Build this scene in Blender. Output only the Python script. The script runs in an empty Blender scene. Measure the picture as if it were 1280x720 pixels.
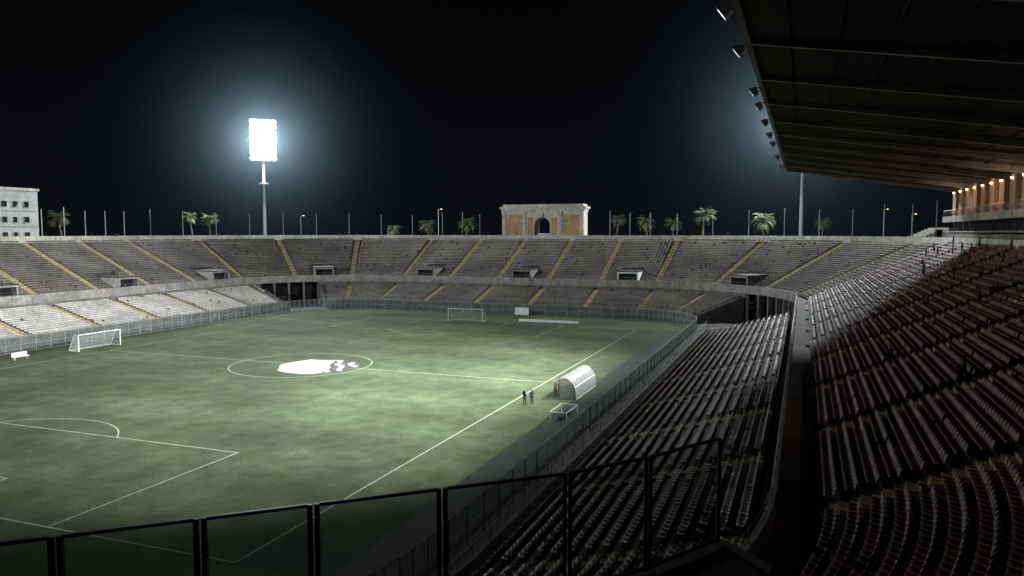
import bpy, math, random
import numpy as np
from mathutils import Vector, Matrix
random.seed(7); rng=np.random.default_rng(7)
scene=bpy.context.scene
col=scene.collection
# ------------------------------------------------------------ materials
def mat(name,c1,c2=None,rough=0.85,scale=1.0,detail=3,metal=0.0,attr=None,coord='Object',stretch=(1,1,1),c3=None,spec=0.3,scale2=None,alo=.6,m2lo=.65):
    m=bpy.data.materials.new(name); m.use_nodes=True
    nt=m.node_tree; b=nt.nodes['Principled BSDF']
    b.inputs['Roughness'].default_value=rough; b.inputs['Metallic'].default_value=metal
    b.inputs['Specular IOR Level'].default_value=spec
    if c2 is None:
        c2=tuple(x*0.8 for x in c1)
    tc=nt.nodes.new('ShaderNodeTexCoord'); mp=nt.nodes.new('ShaderNodeMapping'); mp.inputs['Scale'].default_value=stretch
    nt.links.new(tc.outputs[coord],mp.inputs[0])
    n=nt.nodes.new('ShaderNodeTexNoise'); n.inputs['Scale'].default_value=scale; n.inputs['Detail'].default_value=detail
    n.inputs['Roughness'].default_value=0.65
    nt.links.new(mp.outputs[0],n.inputs['Vector'])
    r=nt.nodes.new('ShaderNodeValToRGB'); r.color_ramp.elements[0].position=0.35; r.color_ramp.elements[1].position=0.65
    r.color_ramp.elements[0].color=(*c2,1); r.color_ramp.elements[1].color=(*c1,1)
    nt.links.new(n.outputs['Fac'],r.inputs['Fac'])
    out=r.outputs['Color']
    if scale2:
        n2=nt.nodes.new('ShaderNodeTexNoise'); n2.inputs['Scale'].default_value=scale2; n2.inputs['Detail'].default_value=3
        nt.links.new(tc.outputs[coord],n2.inputs['Vector'])
        r2=nt.nodes.new('ShaderNodeMapRange'); r2.inputs[1].default_value=.3; r2.inputs[2].default_value=.7; r2.inputs[3].default_value=m2lo; r2.inputs[4].default_value=1.2
        nt.links.new(n2.outputs['Fac'],r2.inputs[0])
        mx=nt.nodes.new('ShaderNodeMix'); mx.data_type='RGBA'; mx.blend_type='MULTIPLY'; mx.inputs[0].default_value=1
        nt.links.new(out,mx.inputs[6]); nt.links.new(r2.outputs[0],mx.inputs[7]); out=mx.outputs[2]
    if attr:
        a=nt.nodes.new('ShaderNodeAttribute'); a.attribute_name=attr
        rr=nt.nodes.new('ShaderNodeValToRGB'); rr.color_ramp.elements[0].color=(alo,alo,alo,1); rr.color_ramp.elements[1].color=(1.2,1.17,1.13,1)
        nt.links.new(a.outputs['Fac'],rr.inputs['Fac'])
        mx=nt.nodes.new('ShaderNodeMix'); mx.data_type='RGBA'; mx.blend_type='MULTIPLY'; mx.inputs[0].default_value=1
        nt.links.new(out,mx.inputs[6]); nt.links.new(rr.outputs[0],mx.inputs[7]); out=mx.outputs[2]
    nt.links.new(out,b.inputs['Base Color'])
    return m
def emis(name,c,s):
    m=bpy.data.materials.new(name); m.use_nodes=True; nt=m.node_tree
    b=nt.nodes['Principled BSDF']; b.inputs['Base Color'].default_value=(*c,1)
    b.inputs['Emission Color'].default_value=(*c,1); b.inputs['Emission Strength'].default_value=s
    m.cycles.emission_sampling='NONE'
    return m
def glass(name,tint,gl=0.08,diff=0.0):
    m=bpy.data.materials.new(name); m.use_nodes=True; nt=m.node_tree; nt.nodes.clear()
    o=nt.nodes.new('ShaderNodeOutputMaterial'); t=nt.nodes.new('ShaderNodeBsdfTransparent')
    n=nt.nodes.new('ShaderNodeTexNoise'); n.inputs['Scale'].default_value=1.7; n.inputs['Detail'].default_value=3
    tc=nt.nodes.new('ShaderNodeTexCoord'); nt.links.new(tc.outputs['Object'],n.inputs['Vector'])
    r=nt.nodes.new('ShaderNodeValToRGB'); r.color_ramp.elements[0].position=.35;r.color_ramp.elements[1].position=.7
    r.color_ramp.elements[0].color=(*[x*.9 for x in tint],1); r.color_ramp.elements[1].color=(*tint,1)
    nt.links.new(n.outputs['Fac'],r.inputs['Fac']); nt.links.new(r.outputs[0],t.inputs[0])
    d=nt.nodes.new('ShaderNodeBsdfDiffuse'); d.inputs[0].default_value=(.6,.62,.6,1)
    g=nt.nodes.new('ShaderNodeBsdfGlossy'); g.inputs['Roughness'].default_value=.15
    m1=nt.nodes.new('ShaderNodeMixShader'); m1.inputs[0].default_value=diff
    m2=nt.nodes.new('ShaderNodeMixShader'); m2.inputs[0].default_value=gl
    nt.links.new(t.outputs[0],m1.inputs[1]); nt.links.new(d.outputs[0],m1.inputs[2])
    nt.links.new(m1.outputs[0],m2.inputs[1]); nt.links.new(g.outputs[0],m2.inputs[2])
    nt.links.new(m2.outputs[0],o.inputs[0]); return m
M={}
M['concrete']=mat('concrete',(.20,.19,.175),(.10,.096,.088),scale=.35,scale2=3)
M['concrete_light']=mat('concrete_light',(.34,.325,.295),(.20,.19,.175),scale=.5,scale2=2.5)
M['rim']=mat('rim_parapet',(.62,.60,.54),(.44,.425,.385),scale=.25,scale2=1.5)
M['tread']=mat('terrace_concrete',(.075,.070,.065),(.032,.030,.028),scale=.3,scale2=2.2)
M['yellow']=mat('aisle_yellow_paint',(.46,.38,.16),(.24,.20,.10),scale=1.3,scale2=4)
M['white']=mat('white_paint',(.78,.78,.75),(.6,.6,.58),scale=2)
M['cloth']=mat('banner_cloth',(.66,.67,.66),(.40,.41,.40),scale=.9,scale2=3)
M['cloth_dark']=mat('banner_print',(.10,.10,.11),(.04,.04,.045),scale=2)
M['line']=mat('chalk_line',(.50,.53,.46),(.22,.27,.17),scale=3,detail=6)
M['grey_metal']=mat('galvanised_metal',(.35,.36,.37),(.22,.23,.24),rough=.5,metal=.4,scale=4)
M['dark_metal']=mat('dark_metal',(.035,.035,.038),(.02,.02,.022),rough=.5,metal=.3,scale=4)
M['black']=mat('dark_interior',(.01,.01,.01),(.006,.006,.006))  # near-black colour paints in the shade of openings and corner gaps
M['seat_red']=mat('seat_red_brown',(.175,.072,.058),(.080,.032,.027),rough=.6,scale=.25,attr='rnd',spec=.2)
M['seat_pink']=mat('seat_faded',(.40,.31,.275),(.19,.13,.11),rough=.55,scale=.25,attr='rnd',spec=.3)
M['seat_grey']=mat('seat_grey',(.20,.186,.172),(.11,.102,.095),rough=.7,scale=.12,attr='rnd',alo=.9,spec=.1)
M['seat_white']=mat('seat_white',(.52,.51,.48),(.38,.37,.35),rough=.7,scale=.2,attr='rnd',alo=.88,spec=.1)
M['ochre']=mat('ochre_stucco',(.50,.39,.20),(.37,.28,.14),scale=.6,scale2=2)
M['stucco']=mat('cream_stucco',(.68,.63,.52),(.52,.48,.39),scale=.6,scale2=2)
M['brick_orange']=mat('warm_plaster',(.40,.25,.15),(.26,.16,.10),scale=.8)
M['bld']=mat('building_plaster',(.50,.50,.48),(.36,.36,.35),scale=.4)
M['window']=mat('window_glass',(.02,.022,.026),(.012,.014,.018),rough=.15,spec=.6)
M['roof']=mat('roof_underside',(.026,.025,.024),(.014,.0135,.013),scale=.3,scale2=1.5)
M['beam']=mat('roof_beam',(.20,.195,.185),(.12,.116,.11),scale=.5)
M['beam_flange']=mat('beam_flange',(.60,.59,.56),(.40,.39,.37),scale=.5)
M['roof_edge']=mat('roof_fascia',(.34,.34,.33),(.20,.20,.195),scale=.5)
M['bark']=mat('palm_bark',(.16,.12,.08),(.08,.06,.04),scale=4)
M['frond']=mat('palm_frond',(.15,.16,.09),(.07,.085,.045),scale=2)
M['leaf']=mat('dark_foliage',(.04,.05,.025),(.015,.02,.01),scale=1)
M['glass_fg']=glass('tinted_panel',(.56,.60,.58),.015,.02)
M['glass_per']=glass('perimeter_panel',(.74,.80,.78),.02,.04)
M['glass_dug']=glass('dugout_panel',(.6,.62,.62),.05,.32)
M['lamp']=emis('floodlight_lens',(.9,.97,1.0),60)
M['lamp_dim']=emis('roof_flood_lens',(.9,.97,1.0),1.6)
M['warm']=emis('warm_bulb',(1.0,.62,.3),14)
M['net']=glass('goal_net',(.85,.85,.85),0,.15)
# ------------------------------------------------------------ mesh builder
class MB:
    def __init__(s): s.v=[];s.f=[];s.m=[];s.mats=[]
    def mi(s,k):
        if k not in s.mats: s.mats.append(k)
        return s.mats.index(k)
    def face(s,pts,k):
        i=len(s.v); s.v.extend([tuple(p) for p in pts]); s.f.append(tuple(range(i,i+len(pts)))); s.m.append(s.mi(k))
    def box(s,c,d,k,rz=0,ax=None):
        cx,cy,cz=c; hx,hy,hz=d[0]/2,d[1]/2,d[2]/2
        i=len(s.v); co,si=math.cos(rz),math.sin(rz)
        for z in(-hz,hz):
            for x,y in((-hx,-hy),(hx,-hy),(hx,hy),(-hx,hy)):
                s.v.append((cx+x*co-y*si,cy+x*si+y*co,cz+z))
        for q in((3,2,1,0),(4,5,6,7),(0,1,5,4),(1,2,6,5),(2,3,7,6),(3,0,4,7)):
            s.f.append(tuple(i+j for j in q)); s.m.append(s.mi(k))
    def cyl(s,a,b,r,k,n=6,r2=None,cap=True):
        a=Vector(a);b=Vector(b); d=(b-a).normalized()
        u=d.orthogonal().normalized(); w=d.cross(u); r2=r if r2 is None else r2
        i=len(s.v)
        for j in range(n):
            an=2*math.pi*j/n; s.v.append(tuple(a+(u*math.cos(an)+w*math.sin(an))*r))
        for j in range(n):
            an=2*math.pi*j/n; s.v.append(tuple(b+(u*math.cos(an)+w*math.sin(an))*r2))
        for j in range(n):
            s.f.append((i+j,i+(j+1)%n,i+n+(j+1)%n,i+n+j)); s.m.append(s.mi(k))
        if cap:
            s.f.append(tuple(i+j for j in reversed(range(n)))); s.m.append(s.mi(k))
            s.f.append(tuple(i+n+j for j in range(n))); s.m.append(s.mi(k))
    def obj(s,name,parent=None,smooth=False,loc=None,rz=0):
        me=bpy.data.meshes.new(name); me.from_pydata(s.v,[],s.f); 
        for k in s.mats: me.materials.append(M[k])
        me.polygons.foreach_set('material_index',s.m)
        if smooth: me.polygons.foreach_set('use_smooth',[True]*len(s.f))
        me.update(); o=bpy.data.objects.new(name,me); col.objects.link(o)
        if parent: o.parent=parent
        if loc: o.location=loc
        o.rotation_euler[2]=rz
        return o
def empty(name,loc=(0,0,0)):
    e=bpy.data.objects.new(name,None); e.location=loc; col.objects.link(e); return e
# ------------------------------------------------------------ camera
CAM=Vector((27.8,-31.8,17.5)); YAW=math.radians(20.8); PITCH=math.radians(4.17)
cd=bpy.data.cameras.new('camera'); cam=bpy.data.objects.new('camera',cd); col.objects.link(cam)
cam.location=CAM; cam.rotation_euler=(math.pi/2-PITCH,0,YAW); cd.lens=27; cd.sensor_width=36; cd.clip_end=5000; cd.clip_start=.1
scene.camera=cam
FW=Vector((-math.sin(YAW),math.cos(YAW),0)); RT=Vector((math.cos(YAW),math.sin(YAW),0))
def fx(f,x,z=0):
    p=CAM+FW*f+RT*x; return (p.x,p.y,z)
# ------------------------------------------------------------ bowl path
R=32.0; Q=R*math.pi/2
SEG=[('s',(27,1),(0,1),(1,0),103),('c',(-5,104),0,None,Q),('s',(-5,136),(-1,0),(0,1),58),('c',(-63,104),90,None,Q),
     ('s',(-95,104),(0,-1),(-1,0),103),('c',(-63,1),180,None,Q),('s',(-63,-31),(1,0),(0,-1),58),('c',(-5,1),270,None,Q)]
LT=sum(q[4] for q in SEG)
def P(t,s):
    t=t%LT
    for q in SEG:
        if t<=q[4]+1e-9: break
        t-=q[4]
    if q[0]=='s':
        n=q[3]; x=q[1][0]+q[2][0]*t; y=q[1][1]+q[2][1]*t
        return x+n[0]*s,y+n[1]*s,n,False
    a=math.radians(q[2])+t/R; n=(math.cos(a),math.sin(a))
    return q[1][0]+n[0]*(R+s),q[1][1]+n[1]*(R+s),n,True
def ts(t0,t1,step=1.7):
    n=max(1,int(math.ceil((t1-t0)/step))); return [t0+(t1-t0)*i/n for i in range(n+1)]
def sweep(mb,prof,t0,t1,k,step=1.7,ks=None):
    T=ts(t0,t1,step); i0=len(mb.v); n=len(prof)
    for t in T:
        for s,z in prof:
            x,y,_,_=P(t,s); mb.v.append((x,y,z))
    for a in range(len(T)-1):
        for b in range(n-1):
            i=i0+a*n+b
            mb.f.append((i,i+1,i+n+1,i+n)); mb.m.append(mb.mi(ks[b] if ks else k))
U0,UROW,UD,UR=1.6,26,.785,.358
L0,LROW,LD,LR=-13.5,15,.83,.24
ZB=6.0; ZL=1.25
def upz(i): return ZB+.35+i*UR
def loz(i): return ZL+i*LR
prof_u=[(-.25,5.3),(-.25,6.9),(0,6.9),(0,ZB),(U0,ZB)]
for i in range(UROW):
    prof_u+=[(U0+i*UD,upz(i)),(U0+(i+1)*UD,upz(i))]
st=U0+UROW*UD; zt=upz(UROW-1)
prof_u+=[(st,zt+1.35),(st+.3,zt+1.35),(st+.3,0)]
ks=['concrete_light']*3+['concrete']+['tread']*(2*UROW)+['rim']*2+['concrete_light']
stand=empty('stadium_stand')
mb=MB(); sweep(mb,prof_u,0,LT,None,ks=ks)
mb.obj('upper_terrace',stand)
low_ranges=[(LT-50,LT+94),(128,234),(249,364)]
gaps=[(94,128),(234,249)]
mb=MB(); 
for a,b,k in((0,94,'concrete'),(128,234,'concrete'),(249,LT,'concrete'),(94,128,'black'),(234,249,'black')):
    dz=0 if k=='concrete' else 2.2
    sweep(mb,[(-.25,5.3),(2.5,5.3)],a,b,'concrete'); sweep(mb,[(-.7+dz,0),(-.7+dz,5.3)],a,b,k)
for a,b in gaps:
    for t in ts(a+.3,b-.3,3.6):
        x,y,n,_=P(t,-.3); mb.box((x,y,2.65),(.45,.45,5.3),'concrete',math.atan2(n[1],n[0]))
mb.obj('balcony_wall',stand)
prof_l=[(L0-.25,0),(L0-.25,ZL+.75),(L0,ZL+.75),(L0,ZL)]
for i in range(LROW):
    prof_l+=[(L0+i*LD,loz(i)),(L0+(i+1)*LD,loz(i))]
prof_l=prof_l[:4]+prof_l[5:]
mb=MB()
for a,b in low_ranges:
    kl=['concrete']*3+['tread']*60
    sweep(mb,prof_l,a,b,None,ks=kl)
    for t in(a,b):
        for j in range(4,len(prof_l)-1):
            s0,z0=prof_l[j];s1,z1=prof_l[j+1]
            if abs(z0-z1)<1e-6:
                p0=P(t,s0);p1=P(t,s1)
                mb.face([(p0[0],p0[1],0),(p1[0],p1[1],0),(p1[0],p1[1],z1),(p0[0],p0[1],z0)],'concrete')
mb.obj('lower_terrace',stand)
# aisles
AIS=[182.3+6.3+12.6*k for k in range(-18,14)]
AIS=[a for a in AIS if -45<a<350]
def inlow(t,pad=0):
    for a,b in low_ranges:
        for sh in(0,-LT):
            if a+sh+pad<=t<=b+sh-pad: return True
    return False
VOM=[182.3+25.2*k for k in range(-8,8)]; VOM=[v for v in VOM if 115<v<350]
mb=MB()
def aisle(t,s0,d,rz,n,zf,w=1.2):
    for i in range(n):
        sa=s0+i*d; z=zf(i); hw=w/2
        x,y,nn,_=P(t,sa); tx,ty=-nn[1],nn[0]
        def pt(s,l,zz): return (x+nn[0]*(s-sa)+tx*l,y+nn[1]*(s-sa)+ty*l,zz)
        mb.face([pt(sa,-hw,z+.005),pt(sa,hw,z+.005),pt(sa+d,hw,z+.005),pt(sa+d,-hw,z+.005)],'yellow')
        za=z-rz; zb=z-rz/2
        c=pt(sa-.19,0,(za+zb)/2+.005)
        mb.box(c,(.38,w,rz/2),'yellow',math.atan2(nn[1],nn[0]))
        mb.face([pt(sa-.006,-hw,z-rz/2+.01),pt(sa-.006,hw,z-rz/2+.01),pt(sa-.006,hw,z),pt(sa-.006,-hw,z)],'yellow')
for a in AIS:
    aisle(a,U0,UD,UR,UROW,upz)
    if inlow(a,1): aisle(a,L0,LD,LR,LROW,loz)
mb.obj('aisle_steps',stand)
for vi_,v in enumerate(VOM):
    x,y,n,_=P(v,0); ang=math.atan2(n[1],n[0]); tx,ty=-n[1],n[0]
    mb=MB(); kk='white' if abs(v-(182.3-25.2))<1 else 'concrete_light'
    def w(s,l,z): return (x+n[0]*s+tx*l,y+n[1]*s+ty*l,z)
    for l in(-2.2,2.2):
        for dl in(-.14,.14):
            mb.face([w(1.2,l+dl,6),w(7.0,l+dl,8.6),w(1.2,l+dl,8.6)],kk)
        mb.box(w(1.25,l,7.3),(.12,.3,2.6),kk,ang)
    mb.box(w(4.1,0,8.7),(6.2,4.9,.2),'tread',ang)
    mb.box(w(1.3,0,8.45),(.25,4.1,.35),kk,ang)
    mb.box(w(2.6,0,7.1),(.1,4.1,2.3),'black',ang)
    for l in(-2.3,0,2.3): mb.cyl(w(1.1,l,8.8),w(1.1,l,9.7),.03,'grey_metal',5)
    mb.cyl(w(1.1,-2.3,9.7),w(1.1,2.3,9.7),.03,'grey_metal',5)
    mb.obj('stairway_portal')
# ------------------------------------------------------------ seats
def tmpl_simple():
    V=[];F=[]
    def bx(x0,x1,y0,y1,z0,z1,sh=0):
        i=len(V)
        for z,o in((z0,0),(z1,sh)):
            V.extend([(x0,y0+o,z),(x1,y0+o,z),(x1,y1+o,z),(x0,y1+o,z)])
        for q in((4,5,6,7),(0,1,5,4),(1,2,6,5),(2,3,7,6),(3,0,4,7)): F.append(tuple(i+j for j in q))
    bx(-.235,.235,-.16,.12,.20,.25); bx(-.235,.235,.10,.14,.22,.44,.05)
    return np.array(V),F
def tmpl_rich():
    V=[];F=[]
    prof=[(-.23,.34),(-.22,.41),(-.08,.39),(.10,.38),(.17,.44),(.20,.60),(.24,.76),(.27,.755)]
    W=[-.225,-.14,0,.14,.225]
    for j,(y,z) in enumerate(prof):
        for w_ in W:
            c=(w_/.225)**2
            V.append((w_*.96*(.88 if j>=6 else 1), y-(.05*c if j>=4 else 0), z+(.035*c if j<4 else 0)-(.06*c if j in(6,7) else 0)))
    n=len(W)
    for j in range(len(prof)-1):
        for k in range(n-1):
            i=j*n+k; F.append((i,i+1,i+n+1,i+n))
    i=len(V)
    for z,h in((.0,.05),(.37,.1)):
        V.extend([(-.03,-h,z),(.03,-h,z),(.03,h,z),(-.03,h,z)])
    for q in((0,1,5,4),(1,2,6,5),(2,3,7,6),(3,0,4,7)): F.append(tuple(i+k for k in q))
    return np.array(V),F
def seats(name,pl,tm,matk):
    V,F=tm; pl=np.array(pl); N=len(pl)
    ang=pl[:,3]-math.pi/2+rng.normal(0,.03 if matk in('seat_red','seat_pink') else .01,N); c=np.cos(ang)[:,None]; s=np.sin(ang)[:,None]
    X=pl[:,0:1]+V[:,0]*c-V[:,1]*s; Y=pl[:,1:2]+V[:,0]*s+V[:,1]*c; Z=pl[:,2:3]+V[:,2][None,:]+0*c
    co=np.stack([X,Y,Z],-1).reshape(-1,3)
    fa=np.array(F); nf=len(F); idx=(fa[None]+ (np.arange(N)*len(V))[:,None,None]).reshape(-1,4)
    me=bpy.data.meshes.new(name); me.vertices.add(len(co)); me.vertices.foreach_set('co',co.ravel().astype(np.float32))
    me.loops.add(idx.size); me.loops.foreach_set('vertex_index',idx.ravel().astype(np.int32))
    me.polygons.add(len(idx)); me.polygons.foreach_set('loop_start',(np.arange(len(idx))*4).astype(np.int32))
    me.update(calc_edges=True)
    a=me.attributes.new('rnd','FLOAT','FACE'); r=rng.random(N); a.data.foreach_set('value',np.repeat(r,nf).astype(np.float32))
    me.materials.append(M[matk]); o=bpy.data.objects.new(name,me); col.objects.link(o); return o
def rowseats(s0,d,n,zf,t0,t1,upper,pitch=.5,keep=.97):
    out=[]; A=[a for a in AIS if t0<a<t1]; B=[t0]+A+[t1]
    for i in range(n):
        s=s0+(i+.58)*d; z=zf(i)
        for a,b in zip(B[:-1],B[1:]):
            a2,b2=a+.75,b-.75
            if b2-a2<.6: continue
            _,_,_,cu=P((a2+b2)/2,s); sc=(R+s)/R if cu else 1
            k=int((b2-a2)*sc/pitch)
            for j in range(k):
                t=a2+(b2-a2)*(j+.5)/k
                if upper and s<8.0 and any(abs(t-v)<2.7 for v in VOM): continue
                if random.random()>keep: continue
                x,y,nn,_=P(t,s); out.append((x,y,z,math.atan2(nn[1],nn[0])))
    return out
rich=tmpl_rich(); simp=tmpl_simple()
seats('red_stadium_seats',rowseats(U0,UD,UROW,upz,-46,106,True),rich,'seat_red')
seats('faded_stadium_seats',rowseats(L0,LD,LROW,loz,-44,93.5,False,.5,.95),rich,'seat_pink')
seats('grey_stadium_seats',rowseats(U0,UD,UROW,upz,106.5,350,True,.5,.98)+rowseats(L0,LD,LROW,loz,128.5,233.5,False,.5,.98),simp,'seat_grey')
seats('white_stadium_seats',rowseats(L0,LD,LROW,loz,249.5,350,False,.5,.985),simp,'seat_white')
# ------------------------------------------------------------ ground & pitch
def sheet(name,pts,z,k):
    m=MB(); m.face([(p[0],p[1],z) for p in pts],k); return m.obj(name)
M['earth']=mat('dark_earth',(.05,.05,.045),(.025,.025,.022),scale=.05)
M['apron']=mat('apron_asphalt',(.05,.051,.048),(.028,.029,.027),scale=.3,scale2=2)
g=mat('pitch_grass',(.100,.130,.066),(.056,.078,.037),rough=.9,scale=.45,detail=8,scale2=.07,spec=.1,m2lo=.55)
M['grass']=g
nt=g.node_tree; b=nt.nodes['Principled BSDF']; src=b.inputs['Base Color'].links[0].from_socket
tc=nt.nodes['Texture Coordinate']; wv=nt.nodes.new('ShaderNodeTexWave'); wv.wave_type='BANDS'; wv.bands_direction='Y'; wv.inputs['Scale'].default_value=.028; wv.inputs['Distortion'].default_value=1.2; wv.inputs['Detail'].default_value=2
nt.links.new(tc.outputs['Object'],wv.inputs['Vector'])
n3=nt.nodes.new('ShaderNodeTexNoise'); n3.inputs['Scale'].default_value=6; n3.inputs['Detail'].default_value=8; n3.inputs['Roughness'].default_value=.8; nt.links.new(tc.outputs['Object'],n3.inputs['Vector'])
mr=nt.nodes.new('ShaderNodeMapRange'); mr.inputs[3].default_value=.9; mr.inputs[4].default_value=1.08; nt.links.new(wv.outputs['Fac'],mr.inputs[0])
mr2=nt.nodes.new('ShaderNodeMapRange'); mr2.inputs[1].default_value=.3; mr2.inputs[2].default_value=.7; mr2.inputs[3].default_value=.45; mr2.inputs[4].default_value=1.55; nt.links.new(n3.outputs['Fac'],mr2.inputs[0])
mu=nt.nodes.new('ShaderNodeMath'); mu.operation='MULTIPLY'; nt.links.new(mr.outputs[0],mu.inputs[0]); nt.links.new(mr2.outputs[0],mu.inputs[1])
mx=nt.nodes.new('ShaderNodeMix'); mx.data_type='RGBA'; mx.blend_type='MULTIPLY'; mx.inputs[0].default_value=1
nt.links.new(src,mx.inputs[6]); nt.links.new(mu.outputs[0],mx.inputs[7]); nt.links.new(mx.outputs[2],b.inputs['Base Color'])
M['grass_shade']=mat('shade_toned_turf',(.030,.038,.024),(.016,.021,.013),scale=.5,scale2=2)  # turf colour darkened to stand in for the unlit touchline zone
sheet('ground',[(-1500,-1500),(1500,-1500),(1500,1500),(-1500,1500)],-.03,'earth')
mb=MB(); sweep(mb,[(-17,-.01),(2,-.01)],0,LT,'apron'); mb.obj('concrete_apron')
sheet('football_pitch',[P(t,-16.9)[:2] for t in ts(0,LT,1.5)[:-1]],0,'grass')
sheet('turf_shade_strip',[(5.6,-2),(10.0,-2),(10.0,104.5),(5.6,104.5)],.004,'grass_shade')  # strip with the shade beside the stand put into its colour
mb=MB(); zl=.009; LW=.12
def seg(x0,y0,x1,y1):
    d=Vector((x1-x0,y1-y0)); n=Vector((-d.y,d.x)).normalized()*LW/2
    mb.face([(x0+n.x,y0+n.y,zl),(x0-n.x,y0-n.y,zl),(x1-n.x,y1-n.y,zl),(x1+n.x,y1+n.y,zl)],'line')
def arc(cx,cy,r,a0,a1,n=64):
    for i in range(n):
        a=a0+(a1-a0)*i/n;b_=a0+(a1-a0)*(i+1)/n
        mb.face([(cx+(r-LW/2)*math.cos(a),cy+(r-LW/2)*math.sin(a),zl),(cx+(r+LW/2)*math.cos(a),cy+(r+LW/2)*math.sin(a),zl),
                 (cx+(r+LW/2)*math.cos(b_),cy+(r+LW/2)*math.sin(b_),zl),(cx+(r-LW/2)*math.cos(b_),cy+(r-LW/2)*math.sin(b_),zl)],'line')
h=LW/2
seg(0,-h,0,105+h); seg(-68,-h,-68,105+h)
for y in(0,105): seg(-68+h,y,-h,y)
seg(-68+h,52.5,-h,52.5)
arc(-34,52.5,9.15,0,2*math.pi)
for y0,sg in((0,1),(105,-1)):
    for hw,dp in((20.16,16.5),(9.16,5.5)):
        seg(-34-hw,y0+sg*h,-34-hw,y0+sg*(dp+h)); seg(-34+hw,y0+sg*h,-34+hw,y0+sg*(dp+h)); seg(-34-hw+h,y0+sg*dp,-34+hw-h,y0+sg*dp)
    an=math.acos(5.5/9.15)
    c=math.pi/2*sg; arc(-34,y0+sg*11,9.15,c-an+.01,c+an-.01,32)
    arc(-34,y0+sg*11,.12,0,2*math.pi,12)
mb.obj('pitch_markings')
# ------------------------------------------------------------ goals
def goal(x,y,rz):
    m=MB(); r=.06
    m.cyl((-3.66,0,0),(-3.66,0,2.44),r,'white',8); m.cyl((3.66,0,0),(3.66,0,2.44),r,'white',8); m.cyl((-3.72,0,2.44),(3.72,0,2.44),r,'white',8)
    for sx in(-3.66,3.66):
        m.cyl((sx,0,2.44),(sx,.9,2.4),.03,'white'); m.cyl((sx,.9,2.4),(sx,2,.05),.03,'white'); m.cyl((sx,0,.05),(sx,2,.05),.03,'white')
        m.face([(sx,0,0.02),(sx,2,.02),(sx,.9,2.38),(sx,0,2.4)],'net')
    m.cyl((-3.66,2,.05),(3.66,2,.05),.03,'white')
    m.face([(-3.66,2,.05),(3.66,2,.05),(3.66,.9,2.4),(-3.66,.9,2.4)],'net'); m.face([(-3.66,0,2.42),(3.66,0,2.42),(3.66,.9,2.4),(-3.66,.9,2.4)],'net')
    for i in range(1,37,2):
        xx=-3.66+7.32*i/37; m.cyl((xx,.9,2.4),(xx,2,.05),.006,'white',3,cap=False)
    for i in range(1,12,2):
        f=i/12; m.cyl((-3.66,.9+1.1*f,2.4-2.35*f),(3.66,.9+1.1*f,2.4-2.35*f),.006,'white',3,cap=False)
    return m.obj('football_goal',loc=(x,y,.01),rz=rz)
goal(-34,105,0); goal(-34,0,math.pi); goal(-71,53.5,math.pi/2)
# ------------------------------------------------------------ centre cover
mb=MB(); NR,NA=24,84; rr=[1+.05*math.sin(3*a*2*math.pi/NA+1)+.03*math.sin(7*a*2*math.pi/NA)+.02*random.random() for a in range(NA)]
for i in range(NR+1):
    for a in range(NA):
        an=2*math.pi*a/NA; r=5.1*i/NR*rr[a]; x_=r*math.cos(an);y_=r*math.sin(an)
        z=.05+.05*math.sin(x_*2.1+y_*.9+math.sin(y_*1.7))*math.sin(y_*1.9+x_*.4)+.03*random.random()+(.10*max(0,math.sin(x_*4+y_)) if x_>1.8 else 0)
        if i==NR: z=.02
        mb.v.append((x_,y_,max(z,.02)))
for i in range(NR):
    for a in range(NA):
        p=[i*NA+a,i*NA+(a+1)%NA,(i+1)*NA+(a+1)%NA,(i+1)*NA+a]
        xm,ym=mb.v[p[3]][:2]; k='cloth'
        if xm>1.6 and math.sin(xm*3.6+ym*.8+.8*math.sin(ym*1.6))>-.35: k='cloth_dark'
        mb.f.append(tuple(p)); mb.m.append(mb.mi(k))
mb.obj('centre_circle_banner',loc=(-31.2,51.9,0.01),rz=YAW,smooth=True)
# ------------------------------------------------------------ fences
def fence(name,pts,h,post=.05,kpost='grey_metal',kpan='glass_per',z0=0,mid=True,parent=None,bars=False):
    m=MB()
    for i,p in enumerate(pts):
        m.cyl((p[0],p[1],z0),(p[0],p[1],z0+h),post,kpost,6)
    for a,b in zip(pts[:-1],pts[1:]):
        m.cyl((a[0],a[1],z0+h),(b[0],b[1],z0+h),post*.8,kpost,5)
        if mid: m.cyl((a[0],a[1],z0+h*.5),(b[0],b[1],z0+h*.5),post*.5,kpost,5)
        m.cyl((a[0],a[1],z0+.1),(b[0],b[1],z0+.1),post*.6,kpost,5)
        if kpan:
            A=Vector(a[:2]);B=Vector(b[:2]); m.face([(A.x,A.y,z0+.12),(B.x,B.y,z0+.12),(B.x,B.y,z0+h-.05),(A.x,A.y,z0+h-.05)],kpan)
        if bars:
            for q in range(1,8):
                x_=a[0]+(b[0]-a[0])*q/8;y_=a[1]+(b[1]-a[1])*q/8; m.cyl((x_,y_,z0+.1),(x_,y_,z0+h),.009,kpost,3,cap=False)
    return m.obj(name,parent)
fence('perimeter_fence',[P(t,-16.4) for t in ts(-40,350,2.4)],2.3,bars=True)
for a,b in low_ranges:
    if a>400:a-=LT;b-=LT
    fence('terrace_railing',[P(t,L0-.12) for t in ts(a,min(b,350),2.5)],1.1,.025,kpan=None,z0=ZL+.7)
fence('balcony_railing',[P(t,-.12) for t in ts(-46,350,2.5)],.55,.025,kpan=None,z0=6.9,mid=False)
mb=MB()
for x0,x1 in((-24,-12),): mb.box(((x0+x1)/2,108.5,.3),(x1-x0,.12,.5),'white'); 
for i in range(5): mb.box((-24+i*3,108.75,.3),(.08,.5,.6),'grey_metal')
mb.obj('advertising_board')
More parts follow.
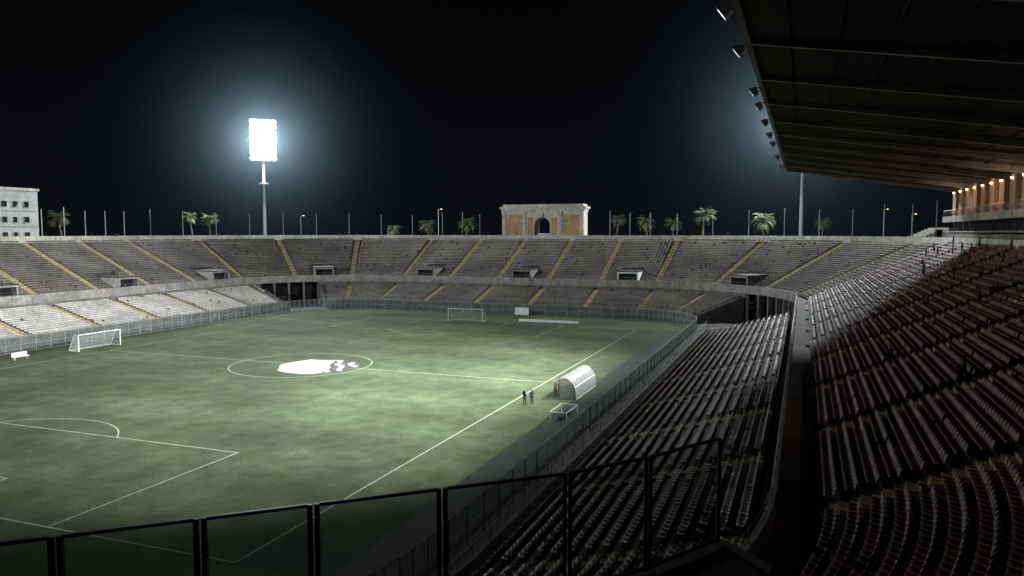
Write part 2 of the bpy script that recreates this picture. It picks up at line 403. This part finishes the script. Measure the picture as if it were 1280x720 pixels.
mb=MB(); mb.box((-27,118.2,1.0),(3.0,.12,1.5),'white'); mb.box((-28.2,118.4,.5),(.1,.3,1),'grey_metal'); mb.box((-25.8,118.4,.5),(.1,.3,1),'grey_metal'); mb.obj('advertising_board')
# ------------------------------------------------------------ foreground barrier + platform
lw=Vector((.36,.933)); nn=Vector((.933,-.36))
def fl(w_): v=nn*12.1+lw*w_; return v
W=[-6.3,-4.25,-2.2,-.32,1.33,3.42,5.73]
fp=[fl(w_) for w_ in W]; 
fp.append(Vector((14.33,2.6))); fp.append(Vector((15.7,4.35)))
mb=MB()
ZT=13.25; ZF=11.02
for a,b in zip(fp[:-1],fp[1:]):
    d=(b-a).normalized(); A=a+d*.055;B=b-d*.055
    pa=fx(A.x,A.y);pb=fx(B.x,B.y); 
    for p in(pa,pb): mb.box((p[0],p[1],(ZT+ZF)/2),(.075,.07,ZT-ZF-.01),'dark_metal',YAW)
    c0=Vector(pa);c1=Vector(pb); L=(c1-c0).length; an=math.atan2(c1.y-c0.y,c1.x-c0.x); mid=(c0+c1)/2
    mb.box((mid.x,mid.y,ZT-.02),(L-.07,.055,.055),'dark_metal',an); mb.box((mid.x,mid.y,ZF+.05),(L-.07,.055,.06),'dark_metal',an)
    mb.face([(c0.x,c0.y,ZF+.08),(c1.x,c1.y,ZF+.08),(c1.x,c1.y,ZT-.06),(c0.x,c0.y,ZT-.06)],'glass_fg')
mb.obj('glass_barrier_fence')
mb=MB()
def gal(D0,D1,z,w0,w1):
    q=[nn*D1+lw*w0,nn*D1+lw*w1,nn*D0+lw*w1,nn*D0+lw*w0]; top=[fx(v.x,v.y,z) for v in q]; bot=[fx(v.x,v.y,5.5) for v in q]
    mb.face(top,'tread')
    for i in range(4): j=(i+1)%4; mb.face([bot[i],bot[j],top[j],top[i]],'tread')
gal(8,12.3,11.0,-6.5,6.0)
for i in range(9): gal(8-(i+1)*.85,8-i*.85,11.0+.5*(i+1),-6.5,4.5)
q=[fl(6.0)+nn*.2,Vector((14.5,2.65)),Vector((15.9,4.45)),Vector((14.6,5.1)),Vector((11.2,3.6)),fl(6.0)-nn*3]
top=[fx(v.x,v.y,11.0) for v in q]; bot=[fx(v.x,v.y,5.5) for v in q]; mb.face(top,'tread')
for i in range(len(q)): j=(i+1)%len(q); mb.face([bot[i],bot[j],top[j],top[i]],'tread')
mb.obj('concrete_platform')
# ------------------------------------------------------------ roof of grandstand
rf=empty('grandstand_roof')
mb=MB(); y0,y1=2.,112.; xf,zf_=24.8,28.0; xr,zr=52.,24.2
def rz_(x): return zf_+(zr-zf_)*(x-xf)/(xr-xf)
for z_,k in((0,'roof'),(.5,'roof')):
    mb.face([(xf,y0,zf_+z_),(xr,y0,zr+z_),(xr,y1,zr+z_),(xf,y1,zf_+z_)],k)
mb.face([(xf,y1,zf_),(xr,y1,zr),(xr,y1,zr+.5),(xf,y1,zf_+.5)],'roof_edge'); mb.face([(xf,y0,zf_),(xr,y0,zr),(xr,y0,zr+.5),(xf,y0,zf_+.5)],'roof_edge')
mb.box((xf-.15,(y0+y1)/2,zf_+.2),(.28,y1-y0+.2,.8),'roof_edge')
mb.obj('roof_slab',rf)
mb=MB(); yy=y0+.3; 
ys=[y0+.3+10.5*i for i in range(11)]
for y in ys:
    a=.12
    P1=[(xf+.02,y-a,zf_-.01),(xf+.02,y+a,zf_-.01),(xr,y+a,zr-.01),(xr,y-a,zr-.01)]
    P2=[(xf+.02,y-a,zf_-.3),(xf+.02,y+a,zf_-.3),(xr,y+a,zr-.75),(xr,y-a,zr-.75)]
    mb.face(P2,'beam_flange')
    for i in range(4): j=(i+1)%4; mb.face([P1[i],P1[j],P2[j],P2[i]],'beam')
mb.obj('roof_beams',rf)
mb=MB()
for x in np.arange(xf+2,xr,2.4):
    mb.box((x,(y0+y1)/2,rz_(x)-.07),(.08,y1-y0-.4,.1),'roof')
mb.obj('roof_purlins',rf)
mb=MB()
FY=[6,14.4,28,35,45,55,64,81,98]
for y in FY:
    c=Vector((xf-.75,y,zf_-.25)); mb.cyl((xf-.1,y,zf_+.1),(c.x,c.y,c.z+.25),.05,'grey_metal')
    d=Vector((-.8,0,-.6)); u=Vector((0,1,0)); v=d.cross(u).normalized()
    def fr(o,hw,hh): return [c+d*o+u*a*hw+v*b_*hh for a,b_ in((-1,-1),(1,-1),(1,1),(-1,1))]
    A=fr(-.3,.24,.2);B=fr(.2,.42,.36)
    mb.face(A,'grey_metal')
    for i in range(4): j=(i+1)%4; mb.face([A[i],A[j],B[j],B[i]],'grey_metal')
    mb.face(fr(.17,.38,.32),'lamp_dim')
    mb.box((c.x+.1,c.y+.7,c.z),(.3,.25,.35),'dark_metal')
mb.obj('roof_floodlights',rf)
# ------------------------------------------------------------ press boxes
pb=empty('press_box_building')
mb=MB(); X0=49.4
mb.box((X0+2.4,56,20.2),(.3,112,9.6),'brick_orange')
mb.box((X0+.9,56,19.5),(2.6,112,.9),'concrete_light')
mb.box((X0+1.2,56,17.55),(2.0,112,.2),'concrete_light')
mb.box((X0+.3,56,16.3),(.25,112,1.9),'concrete')
for y in np.arange(2,112,1.4): mb.box((X0+1.6,y,18.35),(.12,.12,1.4),'concrete')
mb.box((X0+2.0,56,18.35),(.1,111.6,1.3),'window')
for y in np.arange(3,112,5.25):
    mb.box((X0+1.4,y,22.2),(1.7,2.6,4.5),'brick_orange')
    mb.box((X0+.9,y,20.6),(1.0,2.75,.25),'concrete_light')
    mb.box((X0+2.1,y+2.6,21.6),(.2,2.4,2.2),'window')
for y in np.arange(3,112,.9): mb.cyl((X0-.3,y,19.95),(X0-.3,y,20.9),.02,'grey_metal',4)
mb.cyl((X0-.3,2,20.9),(X0-.3,112,20.9),.03,'grey_metal',5)
mb.obj('press_box_body',pb)
mb=MB()
for y in np.arange(3,112,5.25): mb.box((X0+.42,y,23.7),(.2,.35,.18),'warm')
mb.obj('wall_lamps',pb)
for y in (50.25,66,81.75,97.5):
    l=bpy.data.lights.new('wall_lamp_light','POINT'); l.energy=240; l.color=(1,.68,.46); l.shadow_soft_size=.15
    o=bpy.data.objects.new('wall_lamp_light',l); o.location=(X0-1.6,y-2.6,22.2); o.parent=pb; col.objects.link(o)
mb=MB()
for i in range(7): mb.box((47.5+i*.55,131-i*.2,16.2+i*.13),(.5,4.5,1.0+i*.26),'rim',.5)
mb.box((52.5,129,17.0),(3.2,4.5,2.6),'rim',.5); mb.box((50.6,126.8,17.0),(1.4,.1,1.9),'black',.5)
mb.obj('concrete_stair_block')
# ------------------------------------------------------------ monumental arch
mb=MB(); cx=-34-2.2; yf=158.9; yb=162.5; z0=15.2; z1=24.0; 
def archwall(xa,xb,za,zb,xc,r,zs,ya,yb_,k):
    mb.box(((xa+xc-r)/2,(ya+yb_)/2,(za+zb)/2),(xc-r-xa,yb_-ya,zb-za),k); mb.box(((xb+xc+r)/2,(ya+yb_)/2,(za+zb)/2),(xb-xc-r,yb_-ya,zb-za),k)
    n=14
    for i in range(n):
        a=math.pi*i/n;b_=math.pi*(i+1)/n
        p=[(xc-r*math.cos(a),zs+r*math.sin(a)),(xc-r*math.cos(b_),zs+r*math.sin(b_))]
        for y in(ya,yb_): mb.face([(p[0][0],y,p[0][1]),(p[1][0],y,p[1][1]),(p[1][0],y,zb),(p[0][0],y,zb)],k)
        mb.face([(p[0][0],ya,p[0][1]),(p[1][0],ya,p[1][1]),(p[1][0],yb_,p[1][1]),(p[0][0],yb_,p[0][1])],k)
archwall(cx-11.2,cx+11.2,z0,z1-1.2,cx,2.1,19.2,yf,yb,'stucco')
mb.box((cx,(yf+yb)/2,z1-.85),(22.8,yb-yf+.4,.7),'rim'); mb.box((cx,(yf+yb)/2,z1-.2),(23.6,yb-yf+1.0,.6),'rim'); mb.box((cx,(yf+yb)/2,z1+.4),(22.2,yb-yf,.6),'rim')
for dx in(-10.7,-4.9,4.9,10.7):
    mb.box((cx+dx,yf-.14,(z0+z1-1.2)/2),(.8,.3,z1-1.2-z0-.02),'rim'); mb.box((cx+dx,yf-.2,z1-1.5),(1.1,.44,.5),'rim')
for sg in(-1,1):
    mb.box((cx+sg*7.8,yf-.05,19.2),(4.6,.1,5.6),'ochre')
    for e in(-2.45,2.45): mb.box((cx+sg*7.8+e,yf-.06,19.2),(.25,.14,6.0),'rim')
    mb.box((cx+sg*7.8,yf-.06,22.15),(5.2,.14,.25),'rim')
    mb.box((cx+sg*3.35,yf-.05,18.9),(1.3,.1,4.8),'ochre'); mb.box((cx+sg*2.35,yf-.08,17.2),(.4,.18,4.0),'rim')
n=14
for i in range(n):
    a=math.pi*i/n;b_=math.pi*(i+1)/n
    q=[(cx-2.15*math.cos(a),19.2+2.15*math.sin(a)),(cx-2.15*math.cos(b_),19.2+2.15*math.sin(b_)),(cx-2.6*math.cos(b_),19.2+2.6*math.sin(b_)),(cx-2.6*math.cos(a),19.2+2.6*math.sin(a))]
    mb.face([(x_,yf-.1,z_) for x_,z_ in q],'rim'); 
mb.box((cx,yf-.2,21.9),(.7,.4,1.1),'rim')
mb.box((cx,yf+1.2,16.2),(4.1,.1,1.9),'grey_metal')
mb.obj('monumental_arch_gate')
# ------------------------------------------------------------ flat-roofed building
mb=MB(); bx_=-144; ya,yb2=66,100.7; zt_=27.2
mb.box((bx_-7,(ya+yb2)/2,zt_/2),(14,yb2-ya,zt_),'bld'); mb.box((bx_-7,(ya+yb2)/2,zt_+.3),(14.6,yb2-ya+.6,.6),'rim')
for z in(9.5,13,16.5,20.1,23.7):
    for y in np.arange(ya+2,yb2-1,2.7):
        mb.box((bx_+.02,y,z+.3),(.1,1.2,1.3),'window'); mb.box((bx_+.06,y,z-.42),(.2,1.4,.12),'concrete_light')
        for e in(-.63,.63): mb.box((bx_+.05,y+e,z+.3),(.14,.08,1.3),'concrete_light')
    mb.box((bx_+.05,(ya+yb2)/2,z-1.3),(.2,yb2-ya,.15),'concrete_light')
mb.obj('flat_roofed_building')
# ------------------------------------------------------------ floodlight masts
import bmesh
def mast(x,y,z,energy,halo=True,col_=(.90,.97,1.0),k=1.0,aim=None,cone=55):
    e=empty('floodlight_mast',(x,y,0)); m=MB(); tgt=Vector((-34-x,52-y)); an=math.atan2(tgt.y,tgt.x)
    m.cyl((0,0,0),(0,0,z-5),.65,'grey_metal',10,r2=.35); m.cyl((0,0,z-5),(0,0,z+6.4),.3,'grey_metal',8)
    m.cyl((0,0,z-13),(0,0,z-12.6),1.4,'grey_metal',10); 
    c,s=math.cos(an),math.sin(an)
    def loc(a,b,h): return (a*c-b*s,a*s+b*c,h)
    for r in range(8):
        h=z-5.2+r*1.55
        m.cyl(loc(.5,-3.4,h),loc(.5,3.4,h),.09,'dark_metal',5)
        for q in range(5):
            yy_=-3+q*1.5
            m.cyl(loc(.55,yy_,h+.1),loc(1.0,yy_,h-.05),.4,'dark_metal',12,r2=.76); m.cyl(loc(1.01,yy_,h-.05),loc(1.03,yy_,h-.055),.74,'lamp',12)
    for b in(-3.4,3.4): m.cyl(loc(.45,b,z-5.6),loc(.45,b,z+6.2),.1,'dark_metal',5)
    m.obj('mast_body',e)
    l=bpy.data.lights.new('mast_light','SPOT' if aim else 'POINT'); l.energy=energy; l.color=col_; l.shadow_soft_size=1.2
    o=bpy.data.objects.new('mast_light',l); o.location=loc(2.6,0,z); o.parent=e; col.objects.link(o)
    if aim:
        l.spot_size=math.radians(cone); l.spot_blend=1.0
        d=Vector(aim)-Vector((x,y,z)); o.rotation_euler=d.to_track_quat('-Z','Y').to_euler()
    if halo:
        RH=85.  # added scattering sphere, densest at the lamps, imitates their glare
        hm=bpy.data.materials.new('glare_volume'); hm.use_nodes=True; t_=hm.node_tree; t_.nodes.clear()
        o_=t_.nodes.new('ShaderNodeOutputMaterial'); vs=t_.nodes.new('ShaderNodeVolumeScatter'); vs.inputs['Color'].default_value=(.56,.82,1,1)
        tc_=t_.nodes.new('ShaderNodeTexCoord'); ln=t_.nodes.new('ShaderNodeVectorMath'); ln.operation='LENGTH'; t_.links.new(tc_.outputs['Object'],ln.inputs[0])
        a_=t_.nodes.new('ShaderNodeMapRange'); a_.inputs[1].default_value=0; a_.inputs[2].default_value=RH; a_.inputs[3].default_value=1; a_.inputs[4].default_value=0; t_.links.new(ln.outputs['Value'],a_.inputs[0])
        p_=t_.nodes.new('ShaderNodeMath'); p_.operation='POWER'; p_.inputs[1].default_value=6.0; t_.links.new(a_.outputs[0],p_.inputs[0])
        m_=t_.nodes.new('ShaderNodeMath'); m_.operation='MULTIPLY'; m_.inputs[1].default_value=2.3e-3*k; t_.links.new(p_.outputs[0],m_.inputs[0])
        t_.links.new(m_.outputs[0],vs.inputs['Density']); t_.links.new(vs.outputs[0],o_.inputs['Volume'])
        hm.cycles.volume_step_rate=2.0
        me=bpy.data.meshes.new('glare_volume'); b_=bmesh.new(); bmesh.ops.create_icosphere(b_,subdivisions=4,radius=RH); b_.to_mesh(me); b_.free()
        me.materials.append(hm); ho=bpy.data.objects.new('glare_volume',me); ho.location=loc(2.6,0,z); ho.parent=e; col.objects.link(ho)
mast(-126,161,45,310000); mast(27,168,45,200000,k=.75)
mast(-126,-56,45,760000,halo=False,aim=(-50,150,10),cone=58)  # unseen near-left mast, added and aimed to brighten far stand and arch
for y in (14.4,35,55,64,81):
    l=bpy.data.lights.new('roof_flood_light','SPOT'); l.energy=205000; l.spot_size=math.radians(82); l.spot_blend=1.0; l.color=(.96,.98,1); l.shadow_soft_size=.3
    o=bpy.data.objects.new('roof_flood_light',l); o.location=(xf-1.2,y,zf_-.6); o.parent=rf; col.objects.link(o)
    d=Vector((-41,46+(y-52)*.35,0))-o.location; o.rotation_euler=d.to_track_quat('-Z','Y').to_euler()
# ------------------------------------------------------------ flagpoles
mb=MB()
for k,t in enumerate(ts(95,330,5.2)):
    x,y,n,_=P(t,st+1.2)
    if abs(x-cx)<13 and y>150: continue
    mb.cyl((x,y,10),(x,y,22.6+random.uniform(-.5,.4)),.08,'grey_metal',5)
mb.obj('flagpoles')
# ------------------------------------------------------------ palms
def palm_mesh(seed):
    r=random.Random(seed); m=MB(); H=8
    pts=[Vector((.3*math.sin(i*.5),.2*math.sin(i*.7),H*i/8)) for i in range(9)]
    for i in range(8): m.cyl(pts[i],pts[i+1],.30-.012*i,'bark',8,r2=.27-.012*i)
    top=pts[-1]
    m.cyl(top-Vector((0,0,.5)),top+Vector((0,0,.5)),.42,'bark',8,r2=.2)
    for k in range(46):
        az=k*2.399+r.uniform(-.2,.2); el=math.radians(r.uniform(-25,80)); L=r.uniform(2.6,3.6); n=8
        p=top+Vector((0,0,.35)); prev=p.copy(); 
        for i in range(n):
            e=el-math.radians(95)*(i/n)**1.3
            d=Vector((math.cos(az)*math.cos(e),math.sin(az)*math.cos(e),math.sin(e))); nx=prev+d*L/n
            side=Vector((-math.sin(az),math.cos(az),0)); m.cyl(prev,nx,.035,'frond',3,cap=False)
            for q in(0,.5):
                b0=prev+(nx-prev)*q; lf=.62*math.sin(math.pi*(i+q+1.0)/(n+1.6))+.08
                for sg in(-1,1):
                    tip=b0+side*sg*lf+d*lf*.55+Vector((0,0,-.28*lf+r.uniform(-.06,.06)))
                    m.face([b0,b0+d*.10,tip],'frond')
            prev=nx
    return m
pm=[palm_mesh(i).obj('palm_tree') for i in range(3)]
def ray(px,py,t):
    a=(px-640)/960; b=(360-py)/960; f=math.cos(PITCH)+b*math.sin(PITCH); u=-math.sin(PITCH)+b*math.cos(PITCH)
    return CAM+FW*f*t+RT*a*t+Vector((0,0,u*t))
PL=[(75,274,190,1),(535,283,230,1),(583,281,225,1),(880,271,195,1.15),(955,277,192,1.15),(808,279,230,1.05),(841,281,235,1),(772,276,240,.95),(492,289,240,.9),(262,275,215,.9),(238,272,230,.9),(1028,280,225,.9)]
for i,(px,py,t,sc) in enumerate(PL):
    c=ray(px,py,t); 
    if i<3: o=pm[i]
    else: o=bpy.data.objects.new('palm_tree',pm[i%3].data); col.objects.link(o)
    o.location=(c.x,c.y,c.z-8.3*sc); o.scale=(sc*1.0,sc*1.0,sc); o.rotation_euler[2]=i*1.3
    b_=MB() 
    b_.cyl((c.x,c.y,-.1),(c.x,c.y,c.z-8.2*sc),.36,'bark',8); e=b_.obj('trunk_base'); e.parent=o; e.matrix_parent_inverse=(Matrix.LocRotScale(o.location,o.rotation_euler,o.scale)).inverted()
mb=MB()
for k in range(150):
    px=random.uniform(0,1230); c=ray(px,290,random.uniform(260,330)); H=random.uniform(13,19); 
    mb.cyl((c.x,c.y,0),(c.x,c.y,H*.6),.3,'bark',5)
    for q in range(46):
        a=random.uniform(0,6.28); rr_=random.uniform(0,3.6); p=Vector((c.x+rr_*math.cos(a),c.y+rr_*math.sin(a),H*.55+random.uniform(0,H*.42)*(1-rr_/6)))
        s_=random.uniform(.5,1.1); v1=Vector((random.uniform(-1,1),random.uniform(-1,1),random.uniform(-1,1))).normalized()*s_; v2=v1.orthogonal().normalized()*s_
        mb.face([p-v1,p+v2,p+v1,p-v2],'leaf')
mb.obj('distant_trees')
for px,py in((548,262),(1105,262),(376,270),(1140,268)):
    c=ray(px,py,255); m=MB(); m.cyl((0,0,0),(0,0,c.z),.1,'grey_metal',6); m.cyl((0,0,c.z),(.9,0,c.z+.25),.06,'grey_metal',5); m.box((1.1,0,c.z+.22),(.7,.25,.14),'dark_metal'); m.box((1.1,0,c.z+.13),(.5,.2,.05),'warm')
    m.obj('street_lamp',loc=(c.x,c.y,0))
# ------------------------------------------------------------ dugout
mb=MB(); ya,yb3=-4.,4.; prof=[]
for i in range(11):
    a=math.radians(-8+ (128)*i/10); prof.append((-.5+1.35*math.cos(a),.25+1.95*math.sin(a)))
for i in range(10):
    (x0,z0_),(x1,z1_)=prof[i],prof[i+1]; mb.face([(x0,ya,z0_),(x0,yb3,z0_),(x1,yb3,z1_),(x1,ya,z1_)],'glass_dug')
for j in range(9):
    y=ya+j
    for i in range(10): mb.cyl((prof[i][0],y,prof[i][1]),(prof[i+1][0],y,prof[i+1][1]),.045,'white',5)
for i in(0,3,6,10): mb.cyl((prof[i][0],ya,prof[i][1]),(prof[i][0],yb3,prof[i][1]),.045,'white',5)
for y in(ya,yb3): mb.face([(x,y,z) for x,z in prof]+[(-.9,y,.02),(.8,y,.02)],'glass_dug')
mb.box((0.3,0,.42),(.45,7.6,.08),'dark_metal'); mb.box((.55,0,.75),(.06,7.6,.5),'dark_metal')
for y in np.arange(-3.6,3.7,1.2): mb.box((.3,y,.2),(.3,.06,.4),'grey_metal')
mb.obj('team_dugout',loc=(5.1,48.7,.01))
mb=MB()
for x in(-.8,.8):
    for y in(-1.8,1.8): mb.cyl((x,y,0),(x,y,.9),.04,'white',5)
    mb.cyl((x,-1.8,.9),(x,1.8,.9),.04,'white',5)
for y in(-1.8,1.8): mb.cyl((-.8,y,.9),(.8,y,.9),.04,'white',5)
mb.box((.1,0,.4),(.5,3.2,.07),'dark_metal'); 
for y in(-1.3,1.3): mb.box((.1,y,.19),(.4,.06,.36),'grey_metal')
mb.obj('officials_bench',loc=(7.0,36.8,.01))
mb=MB(); mb.box((0,0,.45),(.5,2.2,.08),'white'); mb.box((-.25,0,.75),(.06,2.2,.5),'white')
for y in(-.9,.9): mb.box((0,y,.21),(.4,.07,.42),'grey_metal')
mb.obj('pitchside_bench',loc=(-72.5,42,.01))
# ------------------------------------------------------------ people
def person(x,y,z,rz,pose='stand',top=(.02,.02,.025),leg=(.02,.02,.03),sc=1.0):
    if pose=='stand':
        J=[('pel',(0,0,.95),.13),('bel',(0,.0,1.1),.125),('che',(0,0,1.32),.14),('nek',(0,0,1.48),.06),('chin',(0,-.02,1.56),.075),('hed',(0,0,1.64),.095),('top',(0,.01,1.71),.08),
        ('sl',(.17,0,1.42),.06),('el',(.24,.02,1.15),.045),('wl',(.22,-.08,.92),.032),('pl',(.22,-.10,.86),.035),('sr',(-.17,0,1.42),.06),('er',(-.23,.03,1.15),.045),('wr',(-.20,-.12,.95),.032),('pr',(-.19,-.14,.89),.035),
        ('hl',(.09,0,.88),.095),('kl',(.11,-.02,.49),.06),('al',(.12,.02,.09),.042),('tl',(.13,-.15,.035),.035),('hr',(-.09,0,.88),.095),('kr',(-.12,-.05,.49),.06),('ar',(-.15,.0,.09),.042),('tr',(-.17,-.16,.035),.035)]
    else:
        J=[('pel',(0,0,.52),.14),('bel',(0,-.02,.68),.13),('che',(0,-.07,.90),.14),('nek',(0,-.10,1.06),.06),('chin',(0,-.13,1.13),.075),('hed',(0,-.12,1.21),.095),('top',(0,-.11,1.28),.08),
        ('sl',(.17,-.07,1.0),.06),('el',(.24,-.16,.76),.045),('wl',(.14,-.36,.66),.032),('pl',(.12,-.41,.65),.035),('sr',(-.17,-.07,1.0),.06),('er',(-.24,-.16,.76),.045),('wr',(-.14,-.36,.66),.032),('pr',(-.12,-.41,.65),.035),
        ('hl',(.1,-.04,.50),.1),('kl',(.14,-.45,.50),.062),('al',(.14,-.42,.09),.042),('tl',(.15,-.58,.035),.035),('hr',(-.1,-.04,.50),.1),('kr',(-.14,-.45,.50),.062),('ar',(-.14,-.45,.09),.042),('tr',(-.15,-.61,.035),.035)]
    E=[('pel','bel'),('bel','che'),('che','nek'),('nek','chin'),('chin','hed'),('hed','top'),('che','sl'),('sl','el'),('el','wl'),('wl','pl'),('che','sr'),('sr','er'),('er','wr'),('wr','pr'),('pel','hl'),('hl','kl'),('kl','al'),('al','tl'),('pel','hr'),('hr','kr'),('kr','ar'),('ar','tr')]
    V=[j[1] for j in J]; Rr=[j[2] for j in J]; idx={j[0]:i for i,j in enumerate(J)}; ed=[(idx[a],idx[b]) for a,b in E]
    for h_,sg in(('pl',1),('pr',-1)):
        p=V[idx[h_]]; 
        for q,(ox,oy,oz) in enumerate(((.0,-.045,-.03),(.012,-.025,-.075),(.004,-.01,-.085),(-.004,.01,-.08),(-.01,.03,-.065))):
            V.append((p[0]+ox*sg,p[1]+oy,p[2]+oz)); Rr.append(.011); ed.append((idx[h_],len(V)-1))
    V.append((0,V[idx['hed']][1]-.115,V[idx['hed']][2]-.01)); Rr.append(.014); ed.append((idx['hed'],len(V)-1))
    me=bpy.data.meshes.new('person'); me.from_pydata(V,ed,[]); o=bpy.data.objects.new('person',me); col.objects.link(o)
    sk=o.modifiers.new('skin','SKIN'); sk.use_smooth_shade=True
    for i,r in enumerate(Rr):
        me.skin_vertices[0].data[i].radius=(r,r*.85 if r>.12 else r); 
    me.skin_vertices[0].data[0].use_root=True
    o.modifiers.new('sub','SUBSURF').levels=1; o.modifiers['sub'].render_levels=1
    m=bpy.data.materials.new('clothes'); m.use_nodes=True; nt=m.node_tree; b=nt.nodes['Principled BSDF']; b.inputs['Roughness'].default_value=.9
    tc=nt.nodes.new('ShaderNodeTexCoord'); sp=nt.nodes.new('ShaderNodeSeparateXYZ'); nt.links.new(tc.outputs['Object'],sp.inputs[0])
    r=nt.nodes.new('ShaderNodeValToRGB'); r.color_ramp.interpolation='CONSTANT'; mrr=nt.nodes.new('ShaderNodeMath'); mrr.operation='DIVIDE'; mrr.inputs[1].default_value=2.0
    nt.links.new(sp.outputs['Z'],mrr.inputs[0]); nt.links.new(mrr.outputs[0],r.inputs[0])
    H=V[idx['nek']][2]; L_=V[idx['pel']][2]
    el=r.color_ramp.elements; el[0].position=0; el[0].color=(.02,.02,.02,1); el[1].position=.05; el[1].color=(*leg,1)
    for pz,c_ in((L_+.03,top),(H+.02,(.35,.2,.14)),(H+.2,(.03,.02,.015))):
        e=el.new(pz/2); e.color=(*c_,1)
    nt.links.new(r.outputs[0],b.inputs['Base Color']); me.materials.append(m)
    o.location=(x,y,z); o.rotation_euler[2]=rz; o.scale=(sc,)*3
    return o
person(1.75,40.3,.01,2.6); person(2.45,40.6,.01,-2.2,top=(.03,.03,.05))
person(3.7,46.3,.01,-1.6,top=(.5,.5,.5)); person(3.2,47.6,.01,-.4,top=(.45,.45,.47)); person(3.6,44.9,.01,-1.9,top=(.1,.1,.12))
for t,i,ps in((14,9,0),(38,17,0),(38.6,17,0),(52,19,0),(66,21,1),(67,20,0),(45,12,0),(74,23,1),(80,23,1),(75,22,0),(81.5,22,1),(70,24,0),(26,6,0),(60,18,1),(61,18,1),(88,21,1),(93,20,1),(86,18,0),(35,15,1),(70,16,1),(71,16,1),(54,22,1),(97,22,1),(46,25,1),(62,25,1),(78,25,1),(96,25,1)):
    s=U0+(i+(.5 if not ps else .12))*UD; x,y,n,_=P(t,s); person(x,y,upz(i)-(.04 if not ps else 0),math.atan2(n[1],n[0])-math.pi/2,'stand' if ps else 'sit',top=random.choice([(.02,.02,.025),(.07,.06,.06),(.05,.06,.10)]))
# ------------------------------------------------------------ world
w=bpy.data.worlds.new('World'); scene.world=w; w.use_nodes=True; nt=w.node_tree; nt.nodes.clear()
o_=nt.nodes.new('ShaderNodeOutputWorld'); bg=nt.nodes.new('ShaderNodeBackground'); tc=nt.nodes.new('ShaderNodeTexCoord'); sp=nt.nodes.new('ShaderNodeSeparateXYZ')
nt.links.new(tc.outputs['Generated'],sp.inputs[0]); r=nt.nodes.new('ShaderNodeValToRGB'); nt.links.new(sp.outputs['Z'],r.inputs[0])
e=r.color_ramp.elements; e[0].position=0; e[0].color=(.0034,.0042,.0054,1); e[1].position=.4; e[1].color=(.0009,.0009,.0010,1)
x_=e.new(.12); x_.color=(.0024,.0030,.0040,1); x_=e.new(.22); x_.color=(.0013,.0015,.0019,1)
nt.links.new(r.outputs[0],bg.inputs[0]); bg.inputs[1].default_value=1.0; nt.links.new(bg.outputs[0],o_.inputs[0])
scene.view_settings.view_transform='Standard'; scene.view_settings.look='None'; scene.view_settings.exposure=0
